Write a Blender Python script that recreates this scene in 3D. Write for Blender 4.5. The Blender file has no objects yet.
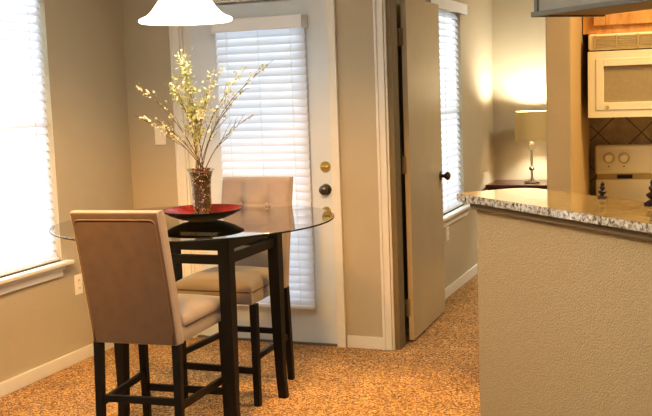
import bpy, bmesh, math, random
from mathutils import Vector, Matrix
random.seed(7)
C = bpy.context.scene.collection
PI = math.pi
SQ = math.sqrt(0.5)

# ------------------------------------------------------------------ materials
def lin(c):
    return tuple(((v/12.92) if v <= 0.04045 else ((v+0.055)/1.055)**2.4) for v in c)

def hexc(h):
    h = h.lstrip('#')
    return lin(tuple(int(h[i:i+2], 16)/255 for i in (0, 2, 4)))

class NT:
    def __init__(self, name):
        self.m = bpy.data.materials.new(name)
        self.m.use_nodes = True
        self.t = self.m.node_tree
        self.t.nodes.clear()
        self.out = self.t.nodes.new('ShaderNodeOutputMaterial')
    def n(self, typ, **kw):
        nd = self.t.nodes.new(typ)
        for k, v in kw.items():
            if hasattr(nd, k):
                setattr(nd, k, v)
            else:
                nd.inputs[k.replace('_', ' ')].default_value = v
        return nd
    def l(self, a, b):
        self.t.links.new(a, b)

def mat(name, col, rough=0.5, metal=0.0, var=0.06, scale=8.0, bump=0.0, bscale=60.0, spec=0.5,
        emit=None, estr=0.0, sheen=0.0, coat=0.0, detail=3.0, transl=0.0):
    """Principled surface whose colour wanders a little with a noise texture."""
    k = NT(name)
    c = hexc(col) if isinstance(col, str) else lin(col)
    tc = k.n('ShaderNodeTexCoord')
    nz = k.n('ShaderNodeTexNoise')
    nz.inputs['Scale'].default_value = scale
    nz.inputs['Detail'].default_value = detail
    k.l(tc.outputs['Object'], nz.inputs['Vector'])
    rp = k.n('ShaderNodeValToRGB')
    rp.color_ramp.elements[0].position = 0.3
    rp.color_ramp.elements[1].position = 0.7
    rp.color_ramp.elements[0].color = tuple(max(0, v*(1-var)) for v in c)+(1,)
    rp.color_ramp.elements[1].color = tuple(min(1, v*(1+var)) for v in c)+(1,)
    k.l(nz.outputs['Fac'], rp.inputs['Fac'])
    p = k.n('ShaderNodeBsdfPrincipled')
    k.l(rp.outputs['Color'], p.inputs['Base Color'])
    p.inputs['Roughness'].default_value = rough
    p.inputs['Metallic'].default_value = metal
    p.inputs['Specular IOR Level'].default_value = spec
    if sheen:
        p.inputs['Sheen Weight'].default_value = sheen
    if coat:
        p.inputs['Coat Weight'].default_value = coat
        p.inputs['Coat Roughness'].default_value = 0.08
    if emit:
        p.inputs['Emission Color'].default_value = hexc(emit)+(1,)
        p.inputs['Emission Strength'].default_value = estr
    if bump:
        n2 = k.n('ShaderNodeTexNoise')
        n2.inputs['Scale'].default_value = bscale
        n2.inputs['Detail'].default_value = 4
        k.l(tc.outputs['Object'], n2.inputs['Vector'])
        b = k.n('ShaderNodeBump')
        b.inputs['Strength'].default_value = bump
        b.inputs['Distance'].default_value = 0.01
        k.l(n2.outputs['Fac'], b.inputs['Height'])
        k.l(b.outputs['Normal'], p.inputs['Normal'])
    if transl:
        tr = k.n('ShaderNodeBsdfTranslucent')
        k.l(rp.outputs['Color'], tr.inputs['Color'])
        mx = k.n('ShaderNodeMixShader')
        mx.inputs[0].default_value = transl
        k.l(p.outputs[0], mx.inputs[1]); k.l(tr.outputs[0], mx.inputs[2])
        k.l(mx.outputs[0], k.out.inputs[0])
    else:
        k.l(p.outputs[0], k.out.inputs[0])
    return k.m

def glass_mat(name, tint='#F4FAF7', gain=1.0, rough=0.0, base=0.0):
    """Clear sheet glass: transparent with a Fresnel reflection on its outer faces."""
    k = NT(name)
    fr = k.n('ShaderNodeFresnel'); fr.inputs['IOR'].default_value = 1.5
    geo = k.n('ShaderNodeNewGeometry')
    inv = k.n('ShaderNodeMath', operation='SUBTRACT'); inv.inputs[0].default_value = 1.0
    k.l(geo.outputs['Backfacing'], inv.inputs[1])
    mu = k.n('ShaderNodeMath', operation='MULTIPLY')
    k.l(fr.outputs[0], mu.inputs[0]); k.l(inv.outputs[0], mu.inputs[1])
    m2 = k.n('ShaderNodeMath', operation='MULTIPLY_ADD'); m2.use_clamp = True
    k.l(mu.outputs[0], m2.inputs[0]); m2.inputs[1].default_value = gain; m2.inputs[2].default_value = base
    t = k.n('ShaderNodeBsdfTransparent'); t.inputs['Color'].default_value = hexc(tint)+(1,)
    g = k.n('ShaderNodeBsdfGlossy'); g.inputs['Roughness'].default_value = rough
    mx = k.n('ShaderNodeMixShader')
    k.l(m2.outputs[0], mx.inputs[0]); k.l(t.outputs[0], mx.inputs[1]); k.l(g.outputs[0], mx.inputs[2])
    k.l(mx.outputs[0], k.out.inputs[0])
    return k.m

def carpet_mat():
    k = NT('carpet pile')
    tc = k.n('ShaderNodeTexCoord')
    a = k.n('ShaderNodeTexNoise'); a.inputs['Scale'].default_value = 95; a.inputs['Detail'].default_value = 4; a.inputs['Roughness'].default_value = 0.8
    k.l(tc.outputs['Object'], a.inputs['Vector'])
    vo = k.n('ShaderNodeTexVoronoi'); vo.inputs['Scale'].default_value = 140
    k.l(tc.outputs['Object'], vo.inputs['Vector'])
    sp = k.n('ShaderNodeSeparateColor'); k.l(vo.outputs['Color'], sp.inputs[0])
    av = k.n('ShaderNodeMix'); av.data_type = 'FLOAT'; av.inputs[0].default_value = 0.45
    k.l(a.outputs['Fac'], av.inputs[2]); k.l(sp.outputs[0], av.inputs[3])
    r = k.n('ShaderNodeValToRGB')
    e = r.color_ramp.elements
    e[0].position = 0.22; e[0].color = hexc('#241406')+(1,)
    e[1].position = 0.74; e[1].color = hexc('#EAC48A')+(1,)
    m = e.new(0.38); m.color = hexc('#7A552A')+(1,)
    m = e.new(0.54); m.color = hexc('#AE854C')+(1,)
    k.l(av.outputs[0], r.inputs['Fac'])
    b = k.n('ShaderNodeTexNoise'); b.inputs['Scale'].default_value = 3.2; b.inputs['Detail'].default_value = 3
    k.l(tc.outputs['Object'], b.inputs['Vector'])
    mr = k.n('ShaderNodeMapRange'); mr.inputs['From Min'].default_value = 0.3; mr.inputs['From Max'].default_value = 0.7
    mr.inputs['To Min'].default_value = 0.82; mr.inputs['To Max'].default_value = 1.12
    k.l(b.outputs['Fac'], mr.inputs['Value'])
    mm = k.n('ShaderNodeMixRGB', blend_type='MULTIPLY'); mm.inputs[0].default_value = 1
    k.l(r.outputs['Color'], mm.inputs[1]); k.l(mr.outputs[0], mm.inputs[2])
    p = k.n('ShaderNodeBsdfPrincipled'); p.inputs['Roughness'].default_value = 0.95; p.inputs['Specular IOR Level'].default_value = 0.1
    p.inputs['Sheen Weight'].default_value = 0.2
    k.l(mm.outputs[0], p.inputs['Base Color'])
    n2 = k.n('ShaderNodeTexNoise'); n2.inputs['Scale'].default_value = 120; n2.inputs['Detail'].default_value = 4
    k.l(tc.outputs['Object'], n2.inputs['Vector'])
    bp = k.n('ShaderNodeBump'); bp.inputs['Strength'].default_value = 0.6; bp.inputs['Distance'].default_value = 0.012
    k.l(n2.outputs['Fac'], bp.inputs['Height']); k.l(bp.outputs['Normal'], p.inputs['Normal'])
    k.l(p.outputs[0], k.out.inputs[0])
    return k.m

def granite_mat(name, stops, speck):
    k = NT(name)
    tc = k.n('ShaderNodeTexCoord')
    a = k.n('ShaderNodeTexNoise'); a.inputs['Scale'].default_value = 62; a.inputs['Detail'].default_value = 6; a.inputs['Roughness'].default_value = 0.72
    k.l(tc.outputs['Object'], a.inputs['Vector'])
    r = k.n('ShaderNodeValToRGB')
    e = r.color_ramp.elements
    e[0].position = stops[0][0]; e[0].color = hexc(stops[0][1])+(1,)
    e[1].position = stops[-1][0]; e[1].color = hexc(stops[-1][1])+(1,)
    for pos, c in stops[1:-1]:
        m = e.new(pos); m.color = hexc(c)+(1,)
    k.l(a.outputs['Fac'], r.inputs['Fac'])
    v = k.n('ShaderNodeTexVoronoi'); v.inputs['Scale'].default_value = 95
    k.l(tc.outputs['Object'], v.inputs['Vector'])
    r2 = k.n('ShaderNodeValToRGB')
    r2.color_ramp.elements[0].position = 0.05; r2.color_ramp.elements[0].color = (0.03, 0.025, 0.02, 1)
    r2.color_ramp.elements[1].position = 0.22; r2.color_ramp.elements[1].color = (1, 1, 1, 1)
    k.l(v.outputs['Distance'], r2.inputs['Fac'])
    mm = k.n('ShaderNodeMixRGB', blend_type='MULTIPLY'); mm.inputs[0].default_value = speck
    k.l(r.outputs['Color'], mm.inputs[1]); k.l(r2.outputs['Color'], mm.inputs[2])
    p = k.n('ShaderNodeBsdfPrincipled'); p.inputs['Roughness'].default_value = 0.07; p.inputs['Specular IOR Level'].default_value = 0.8
    k.l(mm.outputs[0], p.inputs['Base Color'])
    nb = k.n('ShaderNodeTexNoise'); nb.inputs['Scale'].default_value = 45; k.l(tc.outputs['Object'], nb.inputs['Vector'])
    bp = k.n('ShaderNodeBump'); bp.inputs['Strength'].default_value = 0.035; bp.inputs['Distance'].default_value = 0.004; k.l(nb.outputs['Fac'], bp.inputs['Height']); k.l(bp.outputs['Normal'], p.inputs['Normal'])
    k.l(p.outputs[0], k.out.inputs[0])
    return k.m

def tile_mat():
    """Square tiles laid on the diagonal, with grout lines."""
    k = NT('diagonal tile')
    tc = k.n('ShaderNodeTexCoord')
    mp = k.n('ShaderNodeMapping'); mp.inputs['Rotation'].default_value = (PI/2, 0, PI/4)
    sep = k.n('ShaderNodeSeparateXYZ'); k.l(tc.outputs['Object'], sep.inputs[0])
    ad = k.n('ShaderNodeMath', operation='ADD'); k.l(sep.outputs['X'], ad.inputs[0]); k.l(sep.outputs['Z'], ad.inputs[1])
    sb = k.n('ShaderNodeMath', operation='SUBTRACT'); k.l(sep.outputs['X'], sb.inputs[0]); k.l(sep.outputs['Z'], sb.inputs[1])
    def line(src, off):
        o = k.n('ShaderNodeMath', operation='ADD'); k.l(src, o.inputs[0]); o.inputs[1].default_value = off
        w = k.n('ShaderNodeMath', operation='PINGPONG'); k.l(o.outputs[0], w.inputs[0]); w.inputs[1].default_value = 0.108
        g = k.n('ShaderNodeMath', operation='LESS_THAN'); k.l(w.outputs[0], g.inputs[0]); g.inputs[1].default_value = 0.004
        return g.outputs[0]
    mx = k.n('ShaderNodeMath', operation='MAXIMUM'); k.l(line(ad.outputs[0], 0.0), mx.inputs[0]); k.l(line(sb.outputs[0], 0.1), mx.inputs[1])
    nz = k.n('ShaderNodeTexNoise'); nz.inputs['Scale'].default_value = 18; nz.inputs['Detail'].default_value = 4
    k.l(tc.outputs['Object'], nz.inputs['Vector'])
    r = k.n('ShaderNodeValToRGB')
    r.color_ramp.elements[0].position = 0.3; r.color_ramp.elements[0].color = hexc('#93805A')+(1,)
    r.color_ramp.elements[1].position = 0.7; r.color_ramp.elements[1].color = hexc('#B29E78')+(1,)
    k.l(nz.outputs['Fac'], r.inputs['Fac'])
    m = k.n('ShaderNodeMixRGB'); k.l(mx.outputs[0], m.inputs[0]); k.l(r.outputs['Color'], m.inputs[1]); m.inputs[2].default_value = hexc('#5E4C30')+(1,)
    p = k.n('ShaderNodeBsdfPrincipled'); p.inputs['Roughness'].default_value = 0.4
    k.l(m.outputs[0], p.inputs['Base Color']); k.l(p.outputs[0], k.out.inputs[0])
    return k.m

def wood_mat(name, c1, c2, rough=0.35, scale=6.0, stretch=(1, 1, 0.12), coat=0.0):
    k = NT(name)
    tc = k.n('ShaderNodeTexCoord')
    mp = k.n('ShaderNodeMapping'); mp.inputs['Scale'].default_value = stretch
    k.l(tc.outputs['Object'], mp.inputs['Vector'])
    a = k.n('ShaderNodeTexNoise'); a.inputs['Scale'].default_value = scale*8; a.inputs['Detail'].default_value = 5; a.inputs['Distortion'].default_value = 0.6
    k.l(mp.outputs[0], a.inputs['Vector'])
    r = k.n('ShaderNodeValToRGB')
    r.color_ramp.elements[0].position = 0.3; r.color_ramp.elements[0].color = hexc(c1)+(1,)
    r.color_ramp.elements[1].position = 0.7; r.color_ramp.elements[1].color = hexc(c2)+(1,)
    k.l(a.outputs['Fac'], r.inputs['Fac'])
    p = k.n('ShaderNodeBsdfPrincipled'); p.inputs['Roughness'].default_value = rough
    p.inputs['Coat Weight'].default_value = coat
    k.l(r.outputs['Color'], p.inputs['Base Color']); k.l(p.outputs[0], k.out.inputs[0])
    return k.m

def shade_mat(name, col, e, estr, tl=0.12):
    """Lit lamp shade: translucent shell that also glows."""
    k = NT(name)
    nz = k.n('ShaderNodeTexNoise'); nz.inputs['Scale'].default_value = 60
    tc = k.n('ShaderNodeTexCoord'); k.l(tc.outputs['Object'], nz.inputs['Vector'])
    r = k.n('ShaderNodeValToRGB')
    c = hexc(col)
    r.color_ramp.elements[0].color = tuple(v*0.93 for v in c)+(1,); r.color_ramp.elements[1].color = c+(1,)
    k.l(nz.outputs['Fac'], r.inputs['Fac'])
    d = k.n('ShaderNodeBsdfDiffuse'); t = k.n('ShaderNodeBsdfTranslucent')
    k.l(r.outputs[0], d.inputs[0]); k.l(r.outputs[0], t.inputs[0])
    m = k.n('ShaderNodeMixShader'); m.inputs[0].default_value = tl
    k.l(d.outputs[0], m.inputs[1]); k.l(t.outputs[0], m.inputs[2])
    em = k.n('ShaderNodeEmission'); em.inputs[0].default_value = hexc(e)+(1,); em.inputs[1].default_value = estr
    a = k.n('ShaderNodeAddShader'); k.l(m.outputs[0], a.inputs[0]); k.l(em.outputs[0], a.inputs[1])
    k.l(a.outputs[0], k.out.inputs[0])
    return k.m

M = {}
M['wall'] = mat('wall paint', '#B9B09A', 0.85, var=0.03, scale=3, bump=0.25, bscale=140, spec=0.2)
M['wall_kit'] = mat('kitchen wall paint', '#B9A078', 0.8, var=0.03, scale=3, bump=0.25, bscale=140, spec=0.2)
M['barwall'] = mat('bar wall paint', '#B1A07E', 0.85, var=0.05, scale=90, bump=0.55, bscale=150, spec=0.25)
M['strip_shaded'] = mat('strip paint with shade tone', '#7F735A', 0.8, var=0.04)  # dark olive stands in for the shadow under the bar slab
M['ceil'] = mat('ceiling paint', '#DDD6C6', 0.9, var=0.02)
M['trim'] = mat('white trim paint', '#DEDCD4', 0.45, var=0.02)
M['door'] = mat('white door paint', '#D6DCDF', 0.4, var=0.02)
M['leaf'] = mat('tan door paint', '#BBAE90', 0.33, var=0.04, scale=5, spec=0.8, bump=0.05, bscale=160)
M['jamb'] = mat('jamb paint with shade tone', '#7E7154', 0.6, var=0.04)  # darkened colour carries the shadow lying on the jamb
M['hinge'] = mat('painted hinge', '#8A7B5C', 0.5, var=0.05)
M['carpet'] = carpet_mat()
M['granite'] = granite_mat('granite with reflection tint', ((0.30, '#5A4A30'), (0.42, '#82683E'), (0.47, '#9C8150'), (0.55, '#B09662'), (0.68, '#C8B588')), 0.35)  # golden tone stands in for warm kitchen reflections on the top
M['granite_lit_edge'] = granite_mat('granite with lit edge tint', ((0.36, '#1E1A16'), (0.43, '#6E675C'), (0.475, '#A09A8E'), (0.55, '#C2BDB2'), (0.68, '#DCDAD4')), 0.8)  # same stone as the top, paler to paint the light on its edge
M['tile'] = tile_mat()
M['black'] = wood_mat('black stained wood', '#040303', '#0A0706', 0.5)
M['fab_front'] = mat('beige suede', '#8C8280', 0.9, var=0.07, scale=14, bump=0.06, bscale=300, sheen=0.5, spec=0.15)
M['fab_back'] = mat('taupe suede', '#5A4A3F', 0.95, var=0.09, scale=20, bump=0.06, bscale=300, sheen=0.35, spec=0.1)
M['fab_pipe'] = mat('brown piping', '#75604C', 0.95, var=0.05, spec=0.1)
M['slat'] = mat('white blind slat', '#ECEFF5', 0.5, var=0.015, transl=0.38)
M['slat_solid'] = mat('white blind valance', '#E2E6EA', 0.45, var=0.015)
M['cord'] = mat('white cord', '#DADAD4', 0.8)
M['pane'] = glass_mat('window glass', '#F6FAFA', 1.0)
M['tableglass'] = glass_mat('table glass', '#EEF2EC', 1.9)
M['vaseglass'] = glass_mat('vase glass', '#EEF3F1', 1.0, base=0.06)
M['rim'] = mat('dark green glass edge', '#0C100E', 0.3, var=0.05)
M['lacquer'] = mat('black lacquer', '#050505', 0.35, var=0.1, spec=0.25)
M['red'] = mat('red lacquer', '#6E1A14', 0.3, var=0.6, scale=30, coat=0.3)
M['bark'] = mat('brown potpourri', '#4E3026', 0.8, var=0.55, scale=55, bump=0.6, bscale=90)
M['bark2'] = mat('pale potpourri', '#A88A7A', 0.8, var=0.4, scale=60)
M['bark3'] = mat('white potpourri chips', '#BFAFA0', 0.8, var=0.2, scale=60)
M['twig'] = mat('brown twig', '#4A3A26', 0.8, var=0.2, scale=40)
M['twig_pale'] = mat('grey green stalk', '#8C8868', 0.8, var=0.2, scale=40)
M['blossom'] = mat('cream blossom', '#DCDEC8', 0.7, var=0.06, scale=60, transl=0.3)
M['blossom_y'] = mat('yellow green blossom', '#B4BD78', 0.7, var=0.12, scale=60, transl=0.3)
M['brass'] = mat('polished brass', '#DCC680', 0.34, metal=1.0, var=0.08, scale=20)
M['pewter'] = mat('dark pewter', '#77756E', 0.3, metal=1.0, var=0.12, scale=20)
M['bronze'] = mat('aged bronze', '#5E4A2C', 0.3, metal=1.0, var=0.12, scale=20)
M['chrome'] = mat('polished chrome', '#D8D8D6', 0.08, metal=1.0, var=0.03)
M['crystal'] = glass_mat('lamp crystal', '#F0F2F2', 1.6, base=0.12)
M['plate'] = mat('white plastic', '#ECE7DA', 0.4, var=0.02)
M['dark'] = mat('dark slot', '#15120E', 0.6, var=0.1)
M['cream'] = mat('cream enamel', '#EADDB8', 0.35, var=0.02)
M['cream_dk'] = mat('cream grille', '#BBA268', 0.4, var=0.04)
M['dial'] = mat('cream dial', '#CDBA8C', 0.4, var=0.04)
M['mwglass'] = mat('bronze microwave glass', '#A5926A', 0.22, var=0.05, scale=60, spec=0.4)
M['oak'] = wood_mat('honey oak', '#C28746', '#DBAA68', 0.4, 5.0, (1, 1, 0.15))
M['greycab'] = mat('grey cabinet paint', '#8E8A80', 0.55, var=0.04, scale=10)
M['greydk'] = mat('dark grey moulding', '#6A675F', 0.5, var=0.05)
M['under'] = wood_mat('brown cabinet underside', '#6E5836', '#8A7148', 0.5, 4.0)
M['cherry'] = wood_mat('dark cherry wood', '#33140D', '#552719', 0.25, 5.0, (0.15, 1, 1), coat=0.3)
M['finial'] = wood_mat('dark turned wood', '#1C0E09', '#3A2014', 0.5, 6.0)
M['pendant'] = shade_mat('white pendant glass', '#FFFDF4', '#FFF9EA', 2.6)
M['lampshade'] = shade_mat('linen lamp shade', '#B39C6C', '#D8B878', 0.14, 0.03)
M['bulb'] = shade_mat('lit bulb', '#FFFFFF', '#FFF2D8', 12.0)
M['burner'] = mat('black burner', '#121212', 0.5)

# ------------------------------------------------------------------ mesh builder
class MB:
    def __init__(self):
        self.bm = bmesh.new()
    def _bevel(self, geom, w, seg):
        es = [e for e in geom if isinstance(e, bmesh.types.BMEdge)]
        bmesh.ops.bevel(self.bm, geom=es, offset=w, segments=seg, profile=0.5, affect='EDGES', clamp_overlap=True)
    def box(self, lo, hi, bevel=0.0, seg=2, rot=None, about=None, mi=0):
        c = [(lo[i]+hi[i])/2 for i in range(3)]; s = [abs(hi[i]-lo[i]) for i in range(3)]
        mtx = Matrix.Translation(c) @ Matrix.Diagonal((*s, 1))
        if rot is not None:
            p = Vector(about if about else c)
            mtx = Matrix.Translation(p) @ rot.to_4x4() @ Matrix.Translation(-p) @ mtx
        r = bmesh.ops.create_cube(self.bm, size=1, matrix=mtx)
        vs = r['verts']
        fs = {f for v in vs for f in v.link_faces}
        for f in fs: f.material_index = mi
        if bevel:
            es = list({e for v in vs for e in v.link_edges})
            self._bevel(es, bevel, seg)
        return self
    def prism(self, pts, z0, z1, bevel=0.0, mi=0):
        """pts: list of (x, y) counter-clockwise; extruded from z0 to z1."""
        bm = self.bm
        a = [bm.verts.new((x, y, z0)) for x, y in pts]; b = [bm.verts.new((x, y, z1)) for x, y in pts]
        n = len(pts)
        fs = [bm.faces.new(list(reversed(a))), bm.faces.new(b)]
        for i in range(n):
            fs.append(bm.faces.new((a[i], a[(i+1) % n], b[(i+1) % n], b[i])))
        for f in fs: f.material_index = mi
        if bevel:
            es = list(fs[0].edges)+list(fs[1].edges)
            self._bevel(es, bevel, 2)
        return self
    def hexa(self, b4, t4, bevel=0.0):
        """bottom ring of four points, top ring of four points."""
        bm = self.bm
        a = [bm.verts.new(p) for p in b4]; b = [bm.verts.new(p) for p in t4]
        fs = [bm.faces.new(list(reversed(a))), bm.faces.new(b)]
        for i in range(4):
            fs.append(bm.faces.new((a[i], a[(i+1) % 4], b[(i+1) % 4], b[i])))
        if bevel:
            self._bevel(list({e for f in fs for e in f.edges}), bevel, 2)
        return self
    def lathe(self, prof, c=(0, 0, 0), segs=32, axis='Z', closed=False, mi=0):
        bm = self.bm
        rings = []
        for r, h in prof:
            ring = []
            if r < 1e-6:
                ring = [bm.verts.new(self._ax(0, 0, h, c, axis))]
            else:
                for i in range(segs):
                    t = 2*PI*i/segs
                    ring.append(bm.verts.new(self._ax(r*math.cos(t), r*math.sin(t), h, c, axis)))
            rings.append(ring)
        pairs = list(zip(rings[:-1], rings[1:]))
        if closed: pairs.append((rings[-1], rings[0]))
        for A, B in pairs:
            for i in range(segs):
                j = (i+1) % segs
                if len(A) == 1 and len(B) == 1: continue
                if len(A) == 1: f = bm.faces.new((A[0], B[i], B[j]))
                elif len(B) == 1: f = bm.faces.new((A[i], A[j], B[0]))
                else: f = bm.faces.new((A[i], A[j], B[j], B[i]))
                f.material_index = mi
        return self
    def _ax(self, x, y, h, c, axis):
        if axis == 'Z': p = (x, y, h)
        elif axis == 'Y': p = (x, h, y)
        else: p = (h, x, y)
        return tuple(p[i]+c[i] for i in range(3))
    def tube(self, pts, rad, segs=8, caps=True):
        bm = self.bm
        pts = [Vector(p) for p in pts]
        n = len(pts)
        rads = rad if isinstance(rad, (list, tuple)) else [rad]*n
        up = Vector((0, 0, 1))
        rings = []
        for i, p in enumerate(pts):
            d = (pts[min(i+1, n-1)]-pts[max(i-1, 0)]).normalized()
            u = d.cross(up)
            if u.length < 1e-3: u = d.cross(Vector((1, 0, 0)))
            u.normalize(); v = d.cross(u)
            rings.append([bm.verts.new(p+(u*math.cos(2*PI*k/segs)+v*math.sin(2*PI*k/segs))*rads[i]) for k in range(segs)])
        for A, B in zip(rings[:-1], rings[1:]):
            for k in range(segs):
                j = (k+1) % segs
                bm.faces.new((A[k], A[j], B[j], B[k]))
        if caps:
            bm.faces.new(list(reversed(rings[0]))); bm.faces.new(rings[-1])
        return self
    def blob(self, c, r, sub=1, scale=(1, 1, 1), rot=None, mi=0):
        m = Matrix.Translation(c)
        if rot is not None: m = m @ rot.to_4x4()
        m = m @ Matrix.Diagonal((*[s*r for s in scale], 1))
        res = bmesh.ops.create_icosphere(self.bm, subdivisions=sub, radius=1, matrix=m)
        for f in {f for v in res['verts'] for f in v.link_faces}: f.material_index = mi
        return self
    def grid_shell(self, nx, ny, front, back):
        """closed cushion from two welded grids; front(i,j)/back(i,j) with i, j in 0..1."""
        bm = self.bm
        A = [[bm.verts.new(front(i/nx, j/ny)) for i in range(nx+1)] for j in range(ny+1)]
        B = [[bm.verts.new(back(i/nx, j/ny)) for i in range(nx+1)] for j in range(ny+1)]
        for j in range(ny):
            for i in range(nx):
                bm.faces.new((A[j][i], A[j][i+1], A[j+1][i+1], A[j+1][i]))
                bm.faces.new((B[j][i], B[j+1][i], B[j+1][i+1], B[j][i+1]))
        for i in range(nx):
            bm.faces.new((A[0][i], B[0][i], B[0][i+1], A[0][i+1]))
            bm.faces.new((A[ny][i], A[ny][i+1], B[ny][i+1], B[ny][i]))
        for j in range(ny):
            bm.faces.new((A[j][0], A[j+1][0], B[j+1][0], B[j][0]))
            bm.faces.new((A[j][nx], B[j][nx], B[j+1][nx], A[j+1][nx]))
        return self
    def build(self, name, m, parent=None, smooth=False, angle=None):
        bm = self.bm
        bmesh.ops.recalc_face_normals(bm, faces=bm.faces[:])
        me = bpy.data.meshes.new(name)
        bm.to_mesh(me); bm.free()
        for x in (m if isinstance(m, (list, tuple)) else [m]): me.materials.append(x)
        if smooth:
            me.polygons.foreach_set('use_smooth', [True]*len(me.polygons))
            if angle:
                me.set_sharp_from_angle(angle=math.radians(angle))
        me.update()
        o = bpy.data.objects.new(name, me)
        C.objects.link(o)
        if parent is not None: o.parent = parent
        return o

def tag(o, label=None, cat=None, group=None, kind=None):
    if label: o['label'] = label
    if cat: o['category'] = cat
    if group: o['group'] = group
    if kind: o['kind'] = kind
    return o

def thing(name, label, cat, loc=(0, 0, 0), rz=0.0, group=None, kind=None):
    o = bpy.data.objects.new(name, None)
    C.objects.link(o)
    o.empty_display_size = 0.1
    o.location = loc; o.rotation_euler = (0, 0, rz)
    return tag(o, label, cat, group, kind)

def copy_tree(o, parent=None):
    c = o.copy(); C.objects.link(c)
    if parent is not None: c.parent = parent
    for ch in list(o.children): copy_tree(ch, c)
    return c

def rx(a): return Matrix.Rotation(a, 3, 'X')
def ry(a): return Matrix.Rotation(a, 3, 'Y')
def rz(a): return Matrix.Rotation(a, 3, 'Z')

# ------------------------------------------------------------------ camera
F_PX, CAM_H = 1000.0, 1.52
yaw, pitch, roll = (math.radians(v) for v in (21.6, 6.8, 2.1))
fw = Vector((-math.sin(yaw)*math.cos(pitch), math.cos(yaw)*math.cos(pitch), -math.sin(pitch)))
R0 = Vector((math.cos(yaw), math.sin(yaw), 0)); U0 = R0.cross(fw)
Rr = R0*math.cos(roll)-U0*math.sin(roll); Uu = R0*math.sin(roll)+U0*math.cos(roll)
cd = bpy.data.cameras.new('camera'); cam = bpy.data.objects.new('camera', cd); C.objects.link(cam)
cd.sensor_width = 36; cd.sensor_fit = 'HORIZONTAL'; cd.lens = F_PX/652*36
cd.clip_start = 0.05
cam.matrix_world = Matrix(((Rr.x, Uu.x, -fw.x, 0), (Rr.y, Uu.y, -fw.y, 0), (Rr.z, Uu.z, -fw.z, CAM_H), (0, 0, 0, 1)))
bpy.context.scene.camera = cam

# ------------------------------------------------------------------ room shell
XL, YB, YB2, ZC = -3.447, 5.40, 5.515, 2.60
XBED, YFAR, XR = -1.815, 8.58, 1.70

def S(o, label, cat):
    return tag(o, label, cat, kind='structure')

S(MB().box((XL-0.12, -1.6, -0.1), (XR+0.12, YFAR+0.12, 0)).build('floor', M['carpet']),
  'brown speckled cut pile carpet across dining area and bedroom', 'floor')
S(MB().box((XL-0.12, -1.6, ZC), (XR+0.12, YFAR+0.12, ZC+0.1)).build('ceiling', M['ceil']), 'off white ceiling above the rooms', 'ceiling')

def holed_wall_x(x0, x1, ya, yb, holes, z1=ZC):
    """wall running along y with rectangular holes (y0, y1, z0, z1)."""
    m = MB(); y = ya
    for (h0, h1, a, b) in holes:
        m.box((x0, y, 0), (x1, h0, z1))
        if a > 0: m.box((x0, h0, 0), (x1, h1, a))
        m.box((x0, h0, b), (x1, h1, z1)); y = h1
    m.box((x0, y, 0), (x1, yb, z1))
    return m
def holed_wall_y(y0, y1, xa, xb, holes, z1=ZC):
    m = MB(); x = xa
    for (h0, h1, a, b) in holes:
        m.box((x, y0, 0), (h0, y1, z1))
        if a > 0: m.box((h0, y0, 0), (h1, y1, a))
        m.box((h0, y0, b), (h1, y1, z1)); x = h1
    m.box((x, y0, 0), (xb, y1, z1))
    return m

W1 = (3.70, 4.63, 0.612, 2.135)          # dining window
D1 = (-3.05, -2.085, 0.0, 2.06)        # patio door
D2 = (-1.752, -0.80, 0.0, 2.06)        # bedroom doorway
W2 = (6.52, 7.45, 0.60, 2.05)          # bedroom window
S(holed_wall_x(XL-0.12, XL, -1.6, YB2, [W1]).build('wall_left', M['wall']), 'olive beige side wall holding the bright window at far left', 'wall')
S(holed_wall_y(YB, YB2, XL, -0.74, [D1, D2]).build('wall_back', M['wall']), 'olive beige wall holding the white patio door', 'wall')
S(MB().box((-0.74, YB, 0), (XR, YB2, ZC)).build('wall_kitchen', M['wall_kit']), 'kitchen wall behind the range and microwave', 'wall')
S(holed_wall_x(XBED-0.12, XBED, YB2, YFAR+0.12, [W2]).build('wall_bedroom_left', M['wall']), 'bedroom wall with window beyond the open tan door', 'wall')
S(MB().box((XBED, YFAR, 0), (XR, YFAR+0.12, ZC)).build('wall_bedroom_back', M['wall']), 'far bedroom wall lit by the table lamp', 'wall')
S(MB().box((XR, 1.0, 0), (XR+0.12, YFAR, ZC)).build('wall_right', M['wall_kit']), 'wall on the far side of the kitchen', 'wall')
S(MB().box((-0.748, 4.70, 0), (-0.632, YB, ZC), bevel=0.008).build('wall_stub', M['wall_kit']), 'narrow wall end standing between bedroom doorway and kitchen', 'wall')

def un(u, n): return ((u+n)*SQ, (n-u)*SQ)
# half wall under the bar, at 45 degrees
NB = 2.165
hw = MB().prism([un(-3.463, NB), un(-1.15, NB), un(-1.15, NB+0.13), un(-3.463, NB+0.13)], 0, 1.012)
S(hw.build('wall_bar', M['barwall']), 'textured tan half wall below the granite bar', 'half wall')
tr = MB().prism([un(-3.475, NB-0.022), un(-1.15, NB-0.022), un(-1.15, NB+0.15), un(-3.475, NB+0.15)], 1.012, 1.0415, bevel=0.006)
S(tr.build('trim_3', M['strip_shaded']), 'trim strip with painted shade right under the granite bar top', 'trim')

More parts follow.
